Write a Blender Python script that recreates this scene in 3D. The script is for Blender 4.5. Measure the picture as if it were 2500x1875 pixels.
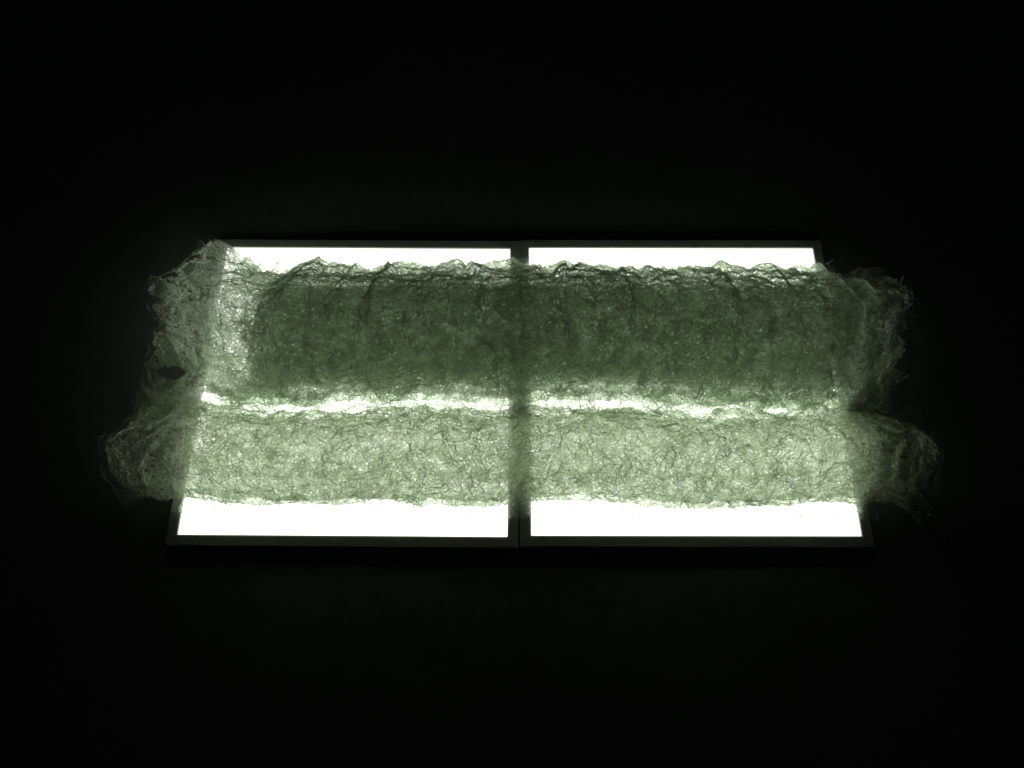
import bpy, math
import numpy as np
from mathutils import Matrix, Euler

sc = bpy.context.scene
for o in list(bpy.data.objects):
    bpy.data.objects.remove(o)
COL = sc.collection
PI = math.pi
ZP = 0.012                      # height of the lit face above the floor

# ------------------------------------------------------------------ camera
cd = bpy.data.cameras.new('camera')
cam = bpy.data.objects.new('camera', cd)
COL.objects.link(cam)
cd.sensor_fit = 'HORIZONTAL'
cd.sensor_width = 36.0
cd.lens = 36.0 * 1676.8 / 2500.0
cd.clip_start, cd.clip_end = 0.01, 100
cam.matrix_world = (Matrix.Translation((-0.00888, -0.43929, 1.18553 + ZP)) @ Matrix.Rotation(0.010834, 4, 'Z')
                    @ Matrix.Rotation(0.352162, 4, 'X') @ Matrix.Rotation(-0.003934, 4, 'Z'))
sc.camera = cam

# ------------------------------------------------------------------ world: a dark room
w = bpy.data.worlds.new('World')
sc.world = w
w.use_nodes = True
bg = w.node_tree.nodes['Background']
bg.inputs[0].default_value = (0.75, 1.0, 0.85, 1)
bg.inputs[1].default_value = 0.0016

# ------------------------------------------------------------------ light level and render settings
PANEL_STRENGTH = 2.9            # radiance of the lit faces (they are the only lamps)
sc.view_settings.view_transform = 'Standard'
sc.view_settings.look = 'None'
sc.view_settings.exposure = 0.0
sc.view_settings.gamma = 1.0
cy = sc.cycles
cy.max_bounces = 9
cy.diffuse_bounces = 8
cy.transmission_bounces = 8
cy.transparent_max_bounces = 40
cy.sample_clamp_indirect = 4.0
cy.caustics_reflective = cy.caustics_refractive = False
cy.use_denoising = True

# ------------------------------------------------------------------ helpers
def tag(o, label=None, cat=None, group=None, kind=None):
    if label: o['label'] = label
    if cat: o['category'] = cat
    if group: o['group'] = group
    if kind: o['kind'] = kind
    return o

def link(name, me, mat=None, parent=None):
    o = bpy.data.objects.new(name, me)
    COL.objects.link(o)
    if mat: me.materials.append(mat)
    if parent: o.parent = parent
    return o

def mesh_np(name, V, Fs, smooth=True, mi=None):
    """V (n,3); Fs an (m,k) index array or a list of such arrays with different k"""
    if not isinstance(Fs, list) or not isinstance(Fs[0], np.ndarray): Fs = [np.asarray(Fs, np.int32)]
    V = np.asarray(V, np.float32)
    me = bpy.data.meshes.new(name)
    tot = np.concatenate([np.full(len(F), F.shape[1], np.int32) for F in Fs])
    idx = np.concatenate([F.astype(np.int32).ravel() for F in Fs])
    me.vertices.add(len(V)); me.vertices.foreach_set('co', V.ravel())
    me.loops.add(len(idx)); me.loops.foreach_set('vertex_index', idx)
    me.polygons.add(len(tot))
    me.polygons.foreach_set('loop_start', np.concatenate([[0], np.cumsum(tot)[:-1]]).astype(np.int32))
    me.polygons.foreach_set('loop_total', tot)
    me.polygons.foreach_set('use_smooth', np.full(len(tot), smooth))
    if mi is not None: me.polygons.foreach_set('material_index', np.asarray(mi, np.int32))
    me.update(); me.validate()
    return me

class Perlin:
    def __init__(s, seed):
        r = np.random.RandomState(seed)
        s.p = np.tile(r.permutation(256), 3)
        a = r.rand(256) * 2 * PI
        s.g = np.stack([np.cos(a), np.sin(a)], 1)
    def __call__(s, x, y):
        xi = np.floor(x).astype(int); yi = np.floor(y).astype(int)
        xf = x - xi; yf = y - yi
        u = xf**3 * (xf * (xf * 6 - 15) + 10); v = yf**3 * (yf * (yf * 6 - 15) + 10)
        def gr(i, j):
            h = s.p[(s.p[(xi + i) & 255] + yi + j) & 255]
            g = s.g[h]
            return g[..., 0] * (xf - i) + g[..., 1] * (yf - j)
        a = gr(0, 0) * (1 - u) + gr(1, 0) * u
        b = gr(0, 1) * (1 - u) + gr(1, 1) * u
        return (a * (1 - v) + b * v) * 1.5

def sstep(a, b, x):
    t = np.clip((x - a) / (b - a), 0, 1)
    return t * t * (3 - 2 * t)

# ------------------------------------------------------------------ materials
def new_mat(name):
    m = bpy.data.materials.new(name)
    m.use_nodes = True
    m.node_tree.nodes.clear()
    return m, m.node_tree

class NT:
    def __init__(s, nt): s.nt = nt
    def n(s, typ, **kw):
        nd = s.nt.nodes.new(typ)
        for k, v in kw.items(): setattr(nd, k, v)
        return nd
    def put(s, sock, v):
        if isinstance(v, bpy.types.NodeSocket): s.nt.links.new(v, sock)
        else: sock.default_value = v
    def math(s, op, a, b=None, clamp=False):
        nd = s.n('ShaderNodeMath', operation=op, use_clamp=clamp)
        s.put(nd.inputs[0], a)
        if b is not None: s.put(nd.inputs[1], b)
        return nd.outputs[0]
    def rng(s, v, a, b, c, d, smooth=False):
        nd = s.n('ShaderNodeMapRange', interpolation_type='SMOOTHSTEP' if smooth else 'LINEAR')
        for i, q in enumerate((v, a, b, c, d)): s.put(nd.inputs[i], q)
        return nd.outputs[0]
    def noise(s, vec, scale, detail=2.0, rough=0.5, color=False):
        nd = s.n('ShaderNodeTexNoise', noise_dimensions='3D')
        s.put(nd.inputs['Vector'], vec)
        nd.inputs['Scale'].default_value = scale
        nd.inputs['Detail'].default_value = detail
        nd.inputs['Roughness'].default_value = rough
        return nd.outputs['Color' if color else 'Fac']
    def vadd(s, a, b, op='ADD'):
        nd = s.n('ShaderNodeVectorMath', operation=op)
        s.put(nd.inputs[0], a); s.put(nd.inputs[1], b)
        return nd.outputs[0]

def web_material(name, thin, thick, trans=0.55, gaps=(0.3, 0.15)):
    """Thin pale fibrous film: scatters light to both sides; denser, greener clumps.
    gaps = share of pores too fine to model, in thin and in dense places"""
    m, nt = new_mat(name)
    k = NT(nt)
    out = k.n('ShaderNodeOutputMaterial')
    pos = k.n('ShaderNodeNewGeometry').outputs['Position']
    v = k.rng(k.noise(pos, 38, 4, 0.65), 0.35, 0.65, 0, 1)
    col = k.n('ShaderNodeMix', data_type='RGBA')
    k.put(col.inputs['Factor'], v)
    col.inputs['A'].default_value = (*thin, 1); col.inputs['B'].default_value = (*thick, 1)
    dif = k.n('ShaderNodeBsdfDiffuse'); k.put(dif.inputs['Color'], col.outputs['Result'])
    trl = k.n('ShaderNodeBsdfTranslucent'); k.put(trl.inputs['Color'], col.outputs['Result'])
    mx = k.n('ShaderNodeMixShader')
    k.put(mx.inputs[0], k.rng(v, 0, 1, trans + 0.08, trans - 0.08))
    k.put(mx.inputs[1], dif.outputs[0]); k.put(mx.inputs[2], trl.outputs[0])
    tr = k.n('ShaderNodeBsdfTransparent')
    fin = k.n('ShaderNodeMixShader')
    k.put(fin.inputs[0], k.rng(v, 0, 1, gaps[0], gaps[1]))
    k.put(fin.inputs[1], mx.outputs[0]); k.put(fin.inputs[2], tr.outputs[0])
    nt.links.new(fin.outputs[0], out.inputs[0])
    return m

def fibre_material(name, col):
    m, nt = new_mat(name)
    k = NT(nt)
    out = k.n('ShaderNodeOutputMaterial')
    geo = k.n('ShaderNodeNewGeometry')
    v = k.noise(geo.outputs['Position'], 60, 2)
    c = k.n('ShaderNodeMix', data_type='RGBA'); k.put(c.inputs['Factor'], v)
    c.inputs['A'].default_value = (*[q * 0.8 for q in col], 1); c.inputs['B'].default_value = (*col, 1)
    dif = k.n('ShaderNodeBsdfDiffuse'); k.put(dif.inputs['Color'], c.outputs['Result'])
    trl = k.n('ShaderNodeBsdfTranslucent'); k.put(trl.inputs['Color'], c.outputs['Result'])
    mx = k.n('ShaderNodeMixShader'); mx.inputs[0].default_value = 0.5
    k.put(mx.inputs[1], dif.outputs[0]); k.put(mx.inputs[2], trl.outputs[0])
    nt.links.new(mx.outputs[0], out.inputs[0])
    return m

def plain_material(name, col, rough, var=0.15, scale=40, bump=0.0, bscale=400):
    m, nt = new_mat(name)
    k = NT(nt)
    out = k.n('ShaderNodeOutputMaterial')
    tc = k.n('ShaderNodeTexCoord').outputs['Object']
    v = k.noise(tc, scale, 5, 0.65)
    b = k.n('ShaderNodeBsdfPrincipled')
    c = k.n('ShaderNodeMix', data_type='RGBA'); k.put(c.inputs['Factor'], v)
    c.inputs['A'].default_value = (*[q * (1 - var) for q in col], 1); c.inputs['B'].default_value = (*[q * (1 + var) for q in col], 1)
    k.put(b.inputs['Base Color'], c.outputs['Result'])
    k.put(b.inputs['Roughness'], k.rng(v, 0.3, 0.7, rough - 0.06, rough + 0.06))
    if bump:
        bp = k.n('ShaderNodeBump'); bp.inputs['Strength'].default_value = bump; bp.inputs['Distance'].default_value = 0.001
        k.put(bp.inputs['Height'], k.noise(tc, bscale, 2)); k.put(b.inputs['Normal'], bp.outputs[0])
    nt.links.new(b.outputs[0], out.inputs[0])
    return m

def panel_material():
    m, nt = new_mat('lit acrylic diffuser')
    k = NT(nt)
    out = k.n('ShaderNodeOutputMaterial')
    e = k.n('ShaderNodeEmission')
    e.inputs[0].default_value = (0.95, 1.0, 0.90, 1)
    e.inputs[1].default_value = PANEL_STRENGTH
    nt.links.new(e.outputs[0], out.inputs[0])
    return m

M_FLOOR = plain_material('dark matt floor', (0.36, 0.365, 0.385), 0.8, 0.35, 25, 0.4, 500)
M_FRAME = plain_material('painted aluminium frame', (0.66, 0.68, 0.67), 0.4, 0.06, 60, 0.1, 900)
M_BACK = plain_material('steel back tray', (0.2, 0.2, 0.2), 0.5)
M_PANEL = panel_material()

# ------------------------------------------------------------------ floor
S = 3.0
fl = link('floor', mesh_np('floor', [(-S, -S, 0), (S, -S, 0), (S, S, 0), (-S, S, 0)], [(0, 1, 2, 3)], False), M_FLOOR)
tag(fl, kind='structure')

# ------------------------------------------------------------------ light panels
def make_panel(loc, rz, label):
    root = bpy.data.objects.new('light_panel', None)
    COL.objects.link(root)
    root.location = loc; root.rotation_euler = (0, 0, rz)
    tag(root, label, 'light panel', 'pair of light panels side by side')
    # frame: mitred ring with a profile (half-extent, height)
    prof = [(0.2995, 0.0005), (0.2995, 0.0125), (0.2985, 0.0140), (0.2835, 0.0145), (0.2812, 0.0140), (0.2800, 0.0122), (0.2800, 0.0108), (0.2900, 0.0090), (0.2900, 0.0005)]
    V, F = [], []
    n = len(prof)
    for (sx, sy) in ((-1, -1), (1, -1), (1, 1), (-1, 1)):
        for (r, z) in prof: V.append((sx * r, sy * r, z))
    for c in range(4):
        for i in range(n):
            j = (i + 1) % n; d = (c + 1) % 4
            F.append((c * n + i, d * n + i, d * n + j, c * n + j))
    link('frame', mesh_np('frame', V, F, False), M_FRAME, root)
    # lit face, its corners slightly rounded
    h, r = 0.2801, 0.004
    pts = []
    for q, (cx, cyy) in enumerate(((1, 1), (-1, 1), (-1, -1), (1, -1))):
        pts.append((cx * h, cyy * h))
    V = [(x, y, 0.0115) for x, y in pts]
    link('diffuser', mesh_np('diffuser', V, [(0, 1, 2, 3)], False), M_PANEL, root)
    h = 0.2895
    V = [(x, y, z) for z in (0.001, 0.0085) for x, y in ((-h, -h), (h, -h), (h, h), (-h, h))]
    link('back_tray', mesh_np('back_tray', V, [(3, 2, 1, 0), (4, 5, 6, 7), (0, 1, 5, 4), (1, 2, 6, 5), (2, 3, 7, 6), (3, 0, 4, 7)], False), M_BACK, root)
    return root
make_panel((-0.3, 0, 0), 0, 'left one of two square white light panels in grey frames')
make_panel((0.3002, 0.0038, 0), 0.0052, 'right one of two square white light panels in grey frames')

# ------------------------------------------------------------------ rolls of fibre web
def tubes(P, R):
    """P (n,m,3) polylines, R (n,m) radii -> vertices and faces of 3-sided tubes"""
    n, m, _ = P.shape
    T = np.gradient(P, axis=1)
    T /= np.linalg.norm(T, axis=2, keepdims=True) + 1e-9
    up = np.zeros_like(T); up[..., 2] = 1
    A = np.cross(T, up); A /= np.linalg.norm(A, axis=2, keepdims=True) + 1e-6
    B = np.cross(T, A)
    V = np.stack([P + R[..., None] * (math.cos(q) * A + math.sin(q) * B) for q in (PI / 2, PI / 2 + 2 * PI / 3, PI / 2 + 4 * PI / 3)], 2)
    idx = np.arange(n * m * 3).reshape(n, m, 3)
    Q = []
    for q in range(3):
        r = (q + 1) % 3
        Q.append(np.stack([idx[:, :-1, q], idx[:, :-1, r], idx[:, 1:, r], idx[:, 1:, q]], -1).reshape(-1, 4))
    return V.reshape(-1, 3), np.concatenate(Q)

class Bag:
    """collects strands of one roll"""
    def __init__(s): s.V, s.F, s.n = [], [], 0
    def add(s, P, R):
        V, F = tubes(P, R)
        s.V.append(V); s.F.append(F + s.n); s.n += len(V)
    def build(s, name, mat, parent):
        o = link(name, mesh_np(name, np.concatenate(s.V), np.concatenate(s.F)), mat, parent)
        return tag(o, kind='stuff')

class Sheet:
    """a crumpled surface given as a grid of points: rows at arc lengths v, columns from XL to XR"""
    def __init__(s, G, v, XL, XR):
        s.G, s.v, s.XL, s.XR = G, v, XL, XR
        s.nt, s.nx = G.shape[:2]
        a, b = np.gradient(G, axis=0), np.gradient(G, axis=1)
        N = np.cross(b, a)
        s.N = N / (np.linalg.norm(N, axis=2, keepdims=True) + 1e-9)
    def sample(s, A, i, j):
        i0 = np.clip(i.astype(int), 0, s.nt - 2); j0 = np.clip(j.astype(int), 0, s.nx - 2)
        fi = (i - i0)[..., None]; fj = (j - j0)[..., None]
        return (A[i0, j0] * (1 - fi) * (1 - fj) + A[i0 + 1, j0] * fi * (1 - fj) + A[i0, j0 + 1] * (1 - fi) * fj + A[i0 + 1, j0 + 1] * fi * fj)
    def at(s, x, v, off):
        """points for sheet coordinates (x, v), lifted by off along the normal"""
        ri = np.interp(v, s.v, np.arange(s.nt))
        a = np.interp(v, s.v, s.XL); b = np.interp(v, s.v, s.XR)
        cj = np.clip((x - a) / (b - a), -0.006, 1.006) * (s.nx - 1)
        return s.sample(s.G, ri, cj) + s.sample(s.N, ri, np.clip(cj, 0, s.nx - 1)) * off[..., None]
    def web(s, name, v0, v1, mat, root, rs, pn, pitch, hole, rough, vedge=0.0, open_at=None, film=0.8):
        """cells of the web between arc lengths v0 and v1, most of them with a hole in the middle.
        hole = mean size, share of clumping, random spread, share of torn cells"""
        x0, x1 = s.XL.min() - 0.01, s.XR.max() + 0.01
        nj = int((v1 - v0) / (pitch * 0.866)) + 3; ni = int((x1 - x0) / pitch) + 3
        J, I = np.mgrid[0:nj, 0:ni]
        cx = x0 + (I + 0.5 * (J % 2)) * pitch; cv = v0 - pitch + J * pitch * 0.866
        wx = 0.9 * pitch * pn[0](cx * 60, cv * 60); wv = 0.9 * pitch * pn[1](cx * 60 + 9, cv * 60)
        cx = cx + rs.uniform(-0.46, 0.46, cx.shape) * pitch + wx; cv = cv + rs.uniform(-0.46, 0.46, cv.shape) * pitch + wv
        o = (J % 2)
        def at(A, j, i): return A[np.clip(j, 0, nj - 1), np.clip(i, 0, ni - 1)]
        C = np.stack([cx, cv], -1)
        U = (C + at(C, J, I + 1) + at(C, J + 1, I + o)) / 3
        Dn = (C + at(C, J + 1, I + o - 1) + at(C, J + 1, I + o)) / 3
        nU = nj * ni
        iU = np.arange(nU).reshape(nj, ni); iD = iU + nU
        op = (J - 1) % 2
        corners = np.stack([iU, iD, at(iU, J, I - 1), at(iD, J - 1, I - op), at(iU, J - 1, I - op), at(iD, J - 1, I + 1 - op)], -1)
        SV = np.concatenate([U.reshape(-1, 2), Dn.reshape(-1, 2)])
        ok = (J > 0) & (J < nj - 1) & (I > 0) & (I < ni - 1)
        xl_ = np.interp(cv, s.v, s.XL); xr_ = np.interp(cv, s.v, s.XR)
        ok &= (cv >= v0) & (cv <= v1) & (cx > xl_) & (cx < xr_)
        edge = np.minimum(cx - xl_, xr_ - cx)
        ed2 = np.minimum(edge, np.minimum(cv - v0, v1 - cv)) if vedge else edge
        cl = pn[1](cx * 20, cv * 20) + 0.5 * pn[2](cx * 70, cv * 70)
        h = hole[0] + hole[1] * cl + hole[2] * rs.normal(0, 1, cx.shape) + 0.14 * np.exp(-np.clip(ed2, 0, 1) / 0.012)
        if open_at:    # (arc length, width, amount): where the web is stretched more open
            for q in open_at: h = h + q[2] * np.exp(-((cv - q[0]) / q[1])**2)
        ok &= ~((cl > 0.75) & (rs.rand(*cx.shape) < hole[3]))
        ok &= ~((ed2 < 0.012) & (rs.rand(*cx.shape) < 0.15))
        if vedge:      # an uneven free edge
            lim = vedge * (0.5 + 0.5 * pn[3](cx * 22, cx * 0 + .4) + 0.35 * pn[4](cx * 60, cx * 0 + .4) + 0.2 * pn[5](cx * 150, cx * 0))
            ok &= (cv - v0 > lim) & (v1 - cv > np.roll(lim, 37, axis=1) * 0.8)
        cc = corners[ok]; hh = np.clip(h[ok], 0, 0.91); ce = C[ok]
        used, inv = np.unique(cc, return_inverse=True)
        inv = inv.reshape(cc.shape)
        V2 = [SV[used]]; off = [rs.normal(0, rough, len(used))]
        full = hh < 0.16
        F = [inv[full]]
        ring = inv[~full]; hr = hh[~full]; cr = ce[~full]
        k6 = len(ring)
        hk = np.clip(hr[:, None] * rs.uniform(0.70, 1.22, (k6, 6)), 0.1, 0.94)
        innr = cr[:, None, :] + hk[..., None] * (SV[used][ring] - cr[:, None, :])
        V2.append(innr.reshape(-1, 2)); off.append(rs.normal(0, rough, k6 * 6) + 0.5 * off[0][ring].ravel())
        ii = len(used) + np.arange(k6 * 6).reshape(k6, 6)
        for q in range(6):
            r = (q + 1) % 6
            F.append(np.stack([ring[:, q], ring[:, r], ii[:, r], ii[:, q]], -1))
        nthick = sum(len(q) for q in F)
        er = ed2[ok][~full]
        shut = rs.rand(k6) < film * (1 - 0.5 * np.exp(-np.clip(er, 0, 1) / 0.02))
        F.append(ii[shut])                                   # cells closed by a thin film
        V2 = np.concatenate(V2); off = np.concatenate(off)
        mi = np.zeros(nthick + shut.sum(), np.int32); mi[nthick:] = 1
        ob = link(name, mesh_np(name, s.at(V2[:, 0], V2[:, 1], off), F, True, mi), mat[0], root)
        ob.data.materials.append(mat[1])
        ob.data.polygons.foreach_set('material_index', mi)
        return ob
    def strands(s, bag, rs, n, m, length, v0, v1, r0, r1, curl=0.45, lift=0.0012, direction=None, ends=0.03):
        """curly strands lying on the sheet; length = step between points in metres"""
        L = rs.uniform(0.5, 1.5, (n, 1)) * length
        a0 = rs.uniform(0, 2 * PI, (n, 1)) if direction is None else direction + rs.normal(0, 0.3, (n, 1)) + PI * rs.randint(0, 2, (n, 1))
        ang = a0 + np.cumsum(rs.normal(0, curl, (n, m)), 1)
        vv = rs.uniform(v0, v1, (n, 1)); e = rs.rand(n, 1)
        xl_ = np.interp(vv, s.v, s.XL); xr_ = np.interp(vv, s.v, s.XR)
        x = xl_ + (xr_ - xl_) * rs.rand(n, 1)
        x = np.where(e < ends, xl_ + 0.06 * rs.rand(n, 1)**2, np.where(e > 1 - ends, xr_ - 0.06 * rs.rand(n, 1)**2, x))
        X = x + np.cumsum(np.cos(ang), 1) * L; V = np.clip(vv + np.cumsum(np.sin(ang), 1) * L, s.v[0], s.v[-1])
        bow = np.sin(np.linspace(0, PI, m))[None, :]
        off = np.abs(rs.normal(0, lift, (n, 1))) + 2 * lift * bow * rs.rand(n, 1)**2
        P = s.at(X, V, off)
        over = np.where(X < np.interp(V, s.v, s.XL), X - np.interp(V, s.v, s.XL), np.where(X > np.interp(V, s.v, s.XR), X - np.interp(V, s.v, s.XR), 0))
        P[..., 0] += np.clip(over, -0.004, 0.004)
        bag.add(P, rs.uniform(r0, r1, (n, 1)) * (0.45 + 0.55 * bow))

def rest_on(X, Y, Z, pn, V):
    """nothing sinks into the panels or the floor"""
    onp = (np.abs(X) < 0.604) & (np.abs(Y) < 0.304)
    fz = np.where(onp, ZP + 0.0045, 0.003)
    return np.where(Z < fz, fz + 0.0008 * (1 + pn[6](X * 90, V * 90)), Z)

def make_root(name, label, yc):
    root = bpy.data.objects.new(name, None)
    COL.objects.link(root)
    root.location = (0, yc, ZP)
    return tag(root, label, 'fibre roll', 'rolls of fibre web lying on the light panels')

def roll_sheet(seed, yc, a, b, pinch, turns, s_coil, s_end, crest, xl, xr, wr, deform, coil_shift=0.0, pleat=0.004, step=0.0034):
    pn = [Perlin(seed + i) for i in range(8)]
    rm = math.sqrt((a * a + b * b) / 2)
    nt_ = int(2 * PI * rm * turns * (1 + s_end) / 2 / step)
    nx_ = int(1.38 / step)
    t = np.linspace(0, turns, nt_)
    th = -0.5 * PI - 0.35 - 2 * PI * t
    s = 1 - 0.05 * np.clip(t, 0, 1)
    s = s + (s_coil - (s_coil - s_end) * np.clip((t - 1) / max(turns - 1, .01), 0, 1) - s) * sstep(0.80, 1.05, t)
    def section(TH, SS, g):
        ca, sa = np.cos(TH), np.sin(TH)
        lens = 2 * np.clip(sa, 0, 1)**2.7 + 0.10 * (1 + sa)
        return a * SS * g * ca, b * SS * g * ((1 + sa) * (1 - pinch) + lens * pinch)
    y0, z0 = section(th, s, 1.0)
    v = np.concatenate([[0], np.cumsum(np.hypot(np.diff(y0), np.diff(z0)))])
    XL = xl(t, v, pn); XR = xr(t, v, pn)
    u = np.linspace(0, 1, nx_)[None, :]
    X = XL[:, None] * (1 - u) + XR[:, None] * u
    rep = lambda q: np.repeat(q[:, None], nx_, 1)
    T, Vv, TH, SS = rep(t), rep(v), rep(th), rep(s)
    inner = sstep(0.95, 1.15, T)
    g = 1 + 0.05 * pn[0](X * 6 + 3, 0 * X + .5) + 0.03 * pn[1](X * 15, T * 0.7)
    dy = 0.010 * pn[2](X * 4.5, 0 * X + .3)
    ca, sa = np.cos(TH), np.sin(TH)
    sy, sz = section(TH, SS, g)
    Y = yc + dy + sy + coil_shift * inner * (1 + 0.5 * pn[5](X * 7, T))
    Z = ZP + 0.006 + sz + 0.005 * inner
    D = (wr[0] * pn[3](X * 11, Vv * 7) + wr[1] * pn[4](X * 34, Vv * 13) + wr[2] * pn[5](X * 62, Vv * 55) + wr[3] * pn[6](X * 130, Vv * 120))
    D = D + wr[4] * (0.5 - 2 * np.abs(pn[7](X * 24 + 1.2 * pn[2](X * 17, Vv * 17), Vv * 20)))
    D = D * (1 - 0.15 * inner) * (1 - 0.45 * np.abs(ca)**6)
    back = np.exp(-((T - 0.60) / 0.16)**2)
    D = D + crest * back * (1.5 * np.abs(pn[0](X * 12 + .3, T * 2)) + 0.9 * np.abs(pn[1](X * 27, T * 3 + 5)) - 0.35)
    nY = ca / a; nZ = sa / b
    l = np.sqrt(nY**2 + nZ**2)
    Y = Y + D * nY / l; Z = Z + D * nZ / l
    X = X + 0.004 * pn[2](Vv * 40, X * 40) + pleat * pn[0](X * 27 + 11, Vv * 6) * (1 - 0.7 * sstep(0.5, 0.62, np.abs(X)))   # pleats across the roll
    X, Y, Z = deform(X, Y, Z, T, ca, sa, inner, pn)
    ruf = sstep(0.585, 0.66, np.abs(X)) * (1 - inner)           # the torn ends are ruffled
    rf = pn[4](X * 13 + 40, Vv * 17) + 0.6 * np.abs(pn[5](X * 30 + 7, Vv * 34))
    Y = Y + 0.014 * ruf * pn[6](X * 16, Vv * 15 + 3); Z = Z + 0.020 * ruf * rf
    Z = rest_on(X, Y, Z, pn, Vv)
    return Sheet(np.stack([X, Y - yc, Z - ZP], -1), v, XL, XR), pn, t

def strip_sheet(seed, yc, prof, x0, x1, amp, step=0.004):
    """a loose strip along a roll: prof = (y, z) points across it; free edge at the first"""
    pn = [Perlin(seed + i) for i in range(8)]
    prof = np.array(prof, float)
    d = np.concatenate([[0], np.cumsum(np.linalg.norm(np.diff(prof, axis=0), axis=1))])
    v = np.arange(0, d[-1], step)
    y = np.interp(v, d, prof[:, 0]); z = np.interp(v, d, prof[:, 1])
    n = len(v); XL = x0 + 0.01 * pn[0](v * 30, v * 0); XR = x1 + 0.01 * pn[1](v * 30, v * 0)
    nx_ = int((x1 - x0) / step)
    u = np.linspace(0, 1, nx_)[None, :]
    X = XL[:, None] * (1 - u) + XR[:, None] * u
    Vv = np.repeat(v[:, None], nx_, 1)
    w = 1 - Vv / d[-1] * 0.7
    Y = y[:, None] + amp[0] * w * (pn[2](X * 9, X * 0 + .2) + 0.6 * pn[3](X * 28, Vv * 5)) + 0.3 * amp[0] * pn[4](X * 70, Vv * 30)
    Z = z[:, None] + amp[1] * (0.6 * pn[5](X * 14, Vv * 6) + 0.6 * np.abs(pn[6](X * 24, Vv * 8)) + 0.25 * pn[7](X * 70, Vv * 50))
    Z = rest_on(X, Y, Z, pn, Vv)
    return Sheet(np.stack([X, Y - yc, Z - ZP], -1), v, XL, XR), pn

FILM = web_material('thin film between strands', (0.93, 0.98, 0.90), (0.86, 0.93, 0.80), 0.6, (0.72, 0.52))
W_UP = (web_material('outer web, upper roll', (0.86, 0.93, 0.81), (0.76, 0.85, 0.68), 0.50, (0.34, 0.18)), FILM)
W_UPI = (web_material('coiled web, upper roll', (0.85, 0.90, 0.82), (0.75, 0.81, 0.70), 0.50, (0.29, 0.13)), FILM)
W_LO = (web_material('web, lower roll', (0.87, 0.93, 0.80), (0.80, 0.87, 0.69), 0.52, (0.42, 0.26)), FILM)
M_FIB = fibre_material('pale strands', (0.80, 0.88, 0.74))

def rag(pn, v, k):
    return (0.026 * pn[k](v * 11, v * 0 + .37) + 0.016 * pn[k](v * 26, v * 0 + 4.3) + 0.007 * pn[k](v * 75, v * 0 + 8.1))

# ---- upper roll: several turns, darker. On a turn: front t=.19, top .44, back .69
YU, YL = 0.097, -0.140
def xl_up(t, v, pn):
    inn = sstep(0.92, 1.06, t)
    return (-0.626 - 0.044 * np.cos(2 * PI * (t - 0.19)) + 1.5 * rag(pn, v, 1)) * (1 - inn) + (-0.600 + 0.115 * sstep(1.0, 1.95, t) + 0.6 * rag(pn, v, 3)) * inn
def xr_up(t, v, pn):
    inn = sstep(0.92, 1.06, t)
    return (0.672 + 1.2 * rag(pn, v, 2)) * (1 - inn) + (0.575 + 0.8 * rag(pn, v, 4)) * inn
def def_up(X, Y, Z, T, ca, sa, inner, pn):
    out = 1 - inner
    w = sstep(0.50, 0.63, -X) * out
    Y = Y + w * (0.058 * np.clip(-ca, 0, 1) + 0.012 * np.clip(ca, 0, 1))      # the open end draws in at the front
    Z = Z + w * (0.030 * np.clip(sa, 0, 1) + 0.030 * np.clip(ca, 0, 1))
    tip = sstep(0.53, 0.62, -X) * np.exp(-((T - 0.66) / 0.07)**2)                # a torn tongue stands up at the back
    Y = Y + 0.016 * tip; Z = Z + 0.060 * tip
    dip = np.exp(-((X + 0.475) / 0.035)**2) * out                              # the web sags beside the end of the coil
    Y = Y - 0.016 * dip * np.clip(ca, 0, 1); Z = Z - 0.012 * dip * np.clip(sa, 0, 1)
    r = sstep(0.56, 0.70, X) * out
    Y = Y - 0.03 * r * np.clip(ca, 0, 1)
    return X, Y, Z
rs = np.random.RandomState(5)
ru = make_root('fibre_roll', 'thick dark grey-green roll of fibre web across the back of both panels', YU)
su, pu, tu = roll_sheet(11, YU, 0.143, 0.049, 0.96, 3.85, 0.92, 0.55, 0.016, xl_up, xr_up, (0.012, 0.012, 0.004, 0.0016, 0.007), def_up, -0.004, 0.012)
v1 = float(np.interp(1.03, tu, su.v))
su.web('outer_layer', 0, v1, W_UP, ru, rs, pu, 0.0045, (0.58, 0.16, 0.20, 0.25), 0.0009, open_at=((0.64 * v1, 0.15 * v1, 0.17), (0.12 * v1, 0.10 * v1, 0.12)))
su.web('inner_coil', v1, su.v[-1], W_UPI, ru, rs, pu, 0.0056, (0.45, 0.16, 0.20, 0.1), 0.0009)
bag = Bag()
su.strands(bag, rs, 6000, 9, 0.0032, 0, v1, 0.00020, 0.00048)
su.strands(bag, rs, 420, 14, 0.0050, 0.1 * v1, 0.75 * v1, 0.0003, 0.0006, curl=0.25, direction=PI / 2)
su.strands(bag, rs, 160, 22, 0.0060, 0.42 * v1, 0.68 * v1, 0.0003, 0.0006, curl=0.22, direction=0.0)
for k, (prof, x0, x1, amp, hole) in enumerate((
        ([(0.252, 0.018), (0.228, 0.026), (0.205, 0.042), (0.18, 0.07)], -0.54, 0.60, (0.018, 0.014), 0.68),
        ([(-0.078, 0.018), (-0.048, 0.023), (-0.032, 0.034), (-0.015, 0.052)], -0.60, 0.62, (0.017, 0.010), 0.60))):
    st, ps = strip_sheet(200 + 10 * k, YU, prof, x0, x1, amp)
    st.web('frayed_edge', 0, st.v[-1], W_UP, ru, rs, ps, 0.0056, (hole, 0.14, 0.18, 0.5), 0.0010, vedge=0.022)
    st.strands(bag, rs, 500, 9, 0.004, 0.004, st.v[-1], 0.00025, 0.0006)
    st.strands(bag, rs, 70, 20, 0.0055, 0.008, st.v[-1], 0.0003, 0.0006, curl=0.2, direction=0.0)
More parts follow.
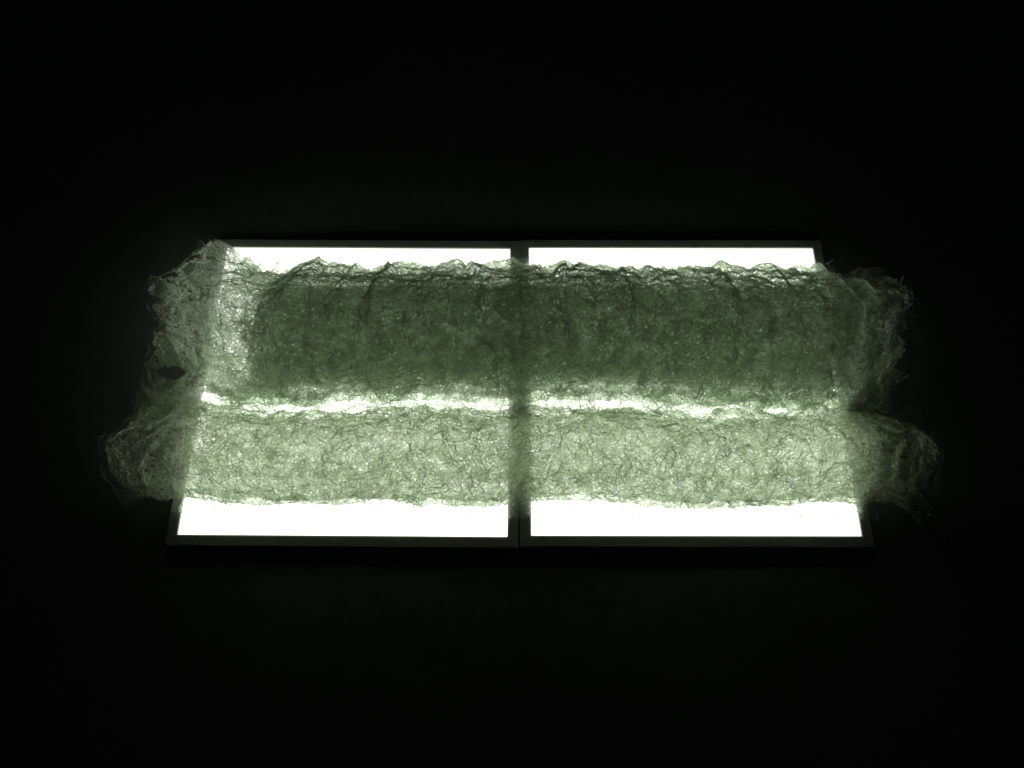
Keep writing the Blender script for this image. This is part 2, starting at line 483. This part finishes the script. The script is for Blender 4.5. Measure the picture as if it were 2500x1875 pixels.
bag.build('loose_fibres', M_FIB, ru)

# ---- lower roll: little more than one turn, paler
def xl_lo(t, v, pn):
    inn = sstep(0.92, 1.06, t)
    return (-0.662 + 0.9 * rag(pn, v, 6)) * (1 - inn) + (-0.565 + 0.8 * rag(pn, v, 3)) * inn
def xr_lo(t, v, pn):
    inn = sstep(0.92, 1.06, t)
    return (0.695 + 1.2 * rag(pn, v, 2)) * (1 - inn) + (0.605 + 0.6 * rag(pn, v, 4)) * inn
def def_lo(X, Y, Z, T, ca, sa, inner, pn):
    w = sstep(0.54, 0.62, -X)
    Y = Y + w * 0.026 * np.clip(ca, 0, 1)
    e = sstep(0.65, 0.72, np.abs(X))
    Y = Y - e * np.where(X > 0, 0.062, 0.046) * np.clip(-ca, 0, 1)
    Y = Y + e * np.where(X < 0, 0.024, 0.012) * np.clip(ca, 0, 1)
    Z = Z + w * 0.026 * np.clip(sa, 0, 1) - e * 0.022
    return X, Y, Z
rl = make_root('fibre_roll', 'thinner pale olive roll of fibre web across the front of both panels', YL)
sl, pl, tl = roll_sheet(47, YL, 0.086, 0.030, 0.95, 2.05, 0.93, 0.80, 0.008, xl_lo, xr_lo, (0.007, 0.005, 0.003, 0.0014, 0.005), def_lo)
v1 = float(np.interp(1.03, tl, sl.v))
sl.web('outer_layer', 0, v1, W_LO, rl, rs, pl, 0.0045, (0.55, 0.11, 0.20, 0.15), 0.0010, open_at=((0.16 * v1, 0.09 * v1, 0.25), (0.70 * v1, 0.09 * v1, 0.15), (0, 0.1 * v1, 0.2)))
sl.web('inner_coil', v1, sl.v[-1], W_LO, rl, rs, pl, 0.0052, (0.55, 0.11, 0.20, 0.15), 0.0010)
bag = Bag()
sl.strands(bag, rs, 5500, 10, 0.0034, 0, v1, 0.00022, 0.00052)
sl.strands(bag, rs, 220, 12, 0.0045, 0.1 * v1, 0.6 * v1, 0.0003, 0.0006, curl=0.4)
for k, (prof, x0, x1, amp, hole) in enumerate((
        ([(-0.246, 0.017), (-0.225, 0.018), (-0.206, 0.024)], -0.585, 0.60, (0.013, 0.004), 0.64),
        ([(-0.034, 0.018), (-0.052, 0.020), (-0.068, 0.027)], -0.61, 0.61, (0.016, 0.008), 0.62))):
    st, ps = strip_sheet(300 + 10 * k, YL, prof, x0, x1, amp)
    st.web('frayed_edge', 0, st.v[-1], W_LO, rl, rs, ps, 0.0056, (hole, 0.14, 0.18, 0.3), 0.0010, vedge=0.011)
    st.strands(bag, rs, 500, 9, 0.004, 0.004, st.v[-1], 0.00025, 0.0006)
    st.strands(bag, rs, 60, 16, 0.0055, 0.008, st.v[-1], 0.0003, 0.0005, curl=0.25, direction=0.0)
# a torn flap reaching over to the upper roll at the left end, an oval gap above it
pf = [Perlin(400 + i) for i in range(8)]
fv = np.arange(0, 0.10, 0.003); fu = np.linspace(0, 1, 40)
XLf = -0.668 + 0.5 * rag(pf, fv, 1); XRf = -0.555 + 0.3 * rag(pf, fv, 2)
Xf = XLf[:, None] * (1 - fu) + XRf[:, None] * fu
Vf = np.repeat(fv[:, None], 40, 1) / fv[-1]
top = -0.017 + 0.040 * np.clip(np.abs((Xf + 0.615) / 0.048), 0, 1.15)**2.2
Yf = -0.105 * (1 - Vf) + top * Vf + 0.004 * pf[3](Xf * 50, Vf * 4)
Zf = 0.062 + 0.012 * np.sin(Vf * PI) + 0.006 * pf[4](Xf * 40, Vf * 5) - 0.014 * sstep(0.62, 0.68, -Xf)
fs = Sheet(np.stack([Xf, Yf - YL, Zf - ZP], -1), fv, XLf, XRf)
fs.web('torn_flap', 0, fv[-1], W_LO, rl, rs, pf, 0.0052, (0.56, 0.16, 0.20, 0.3), 0.001)
fs.strands(bag, rs, 160, 9, 0.0032, 0, fv[-1], 0.00022, 0.0005)
bag.build('loose_fibres', M_FIB, rl)
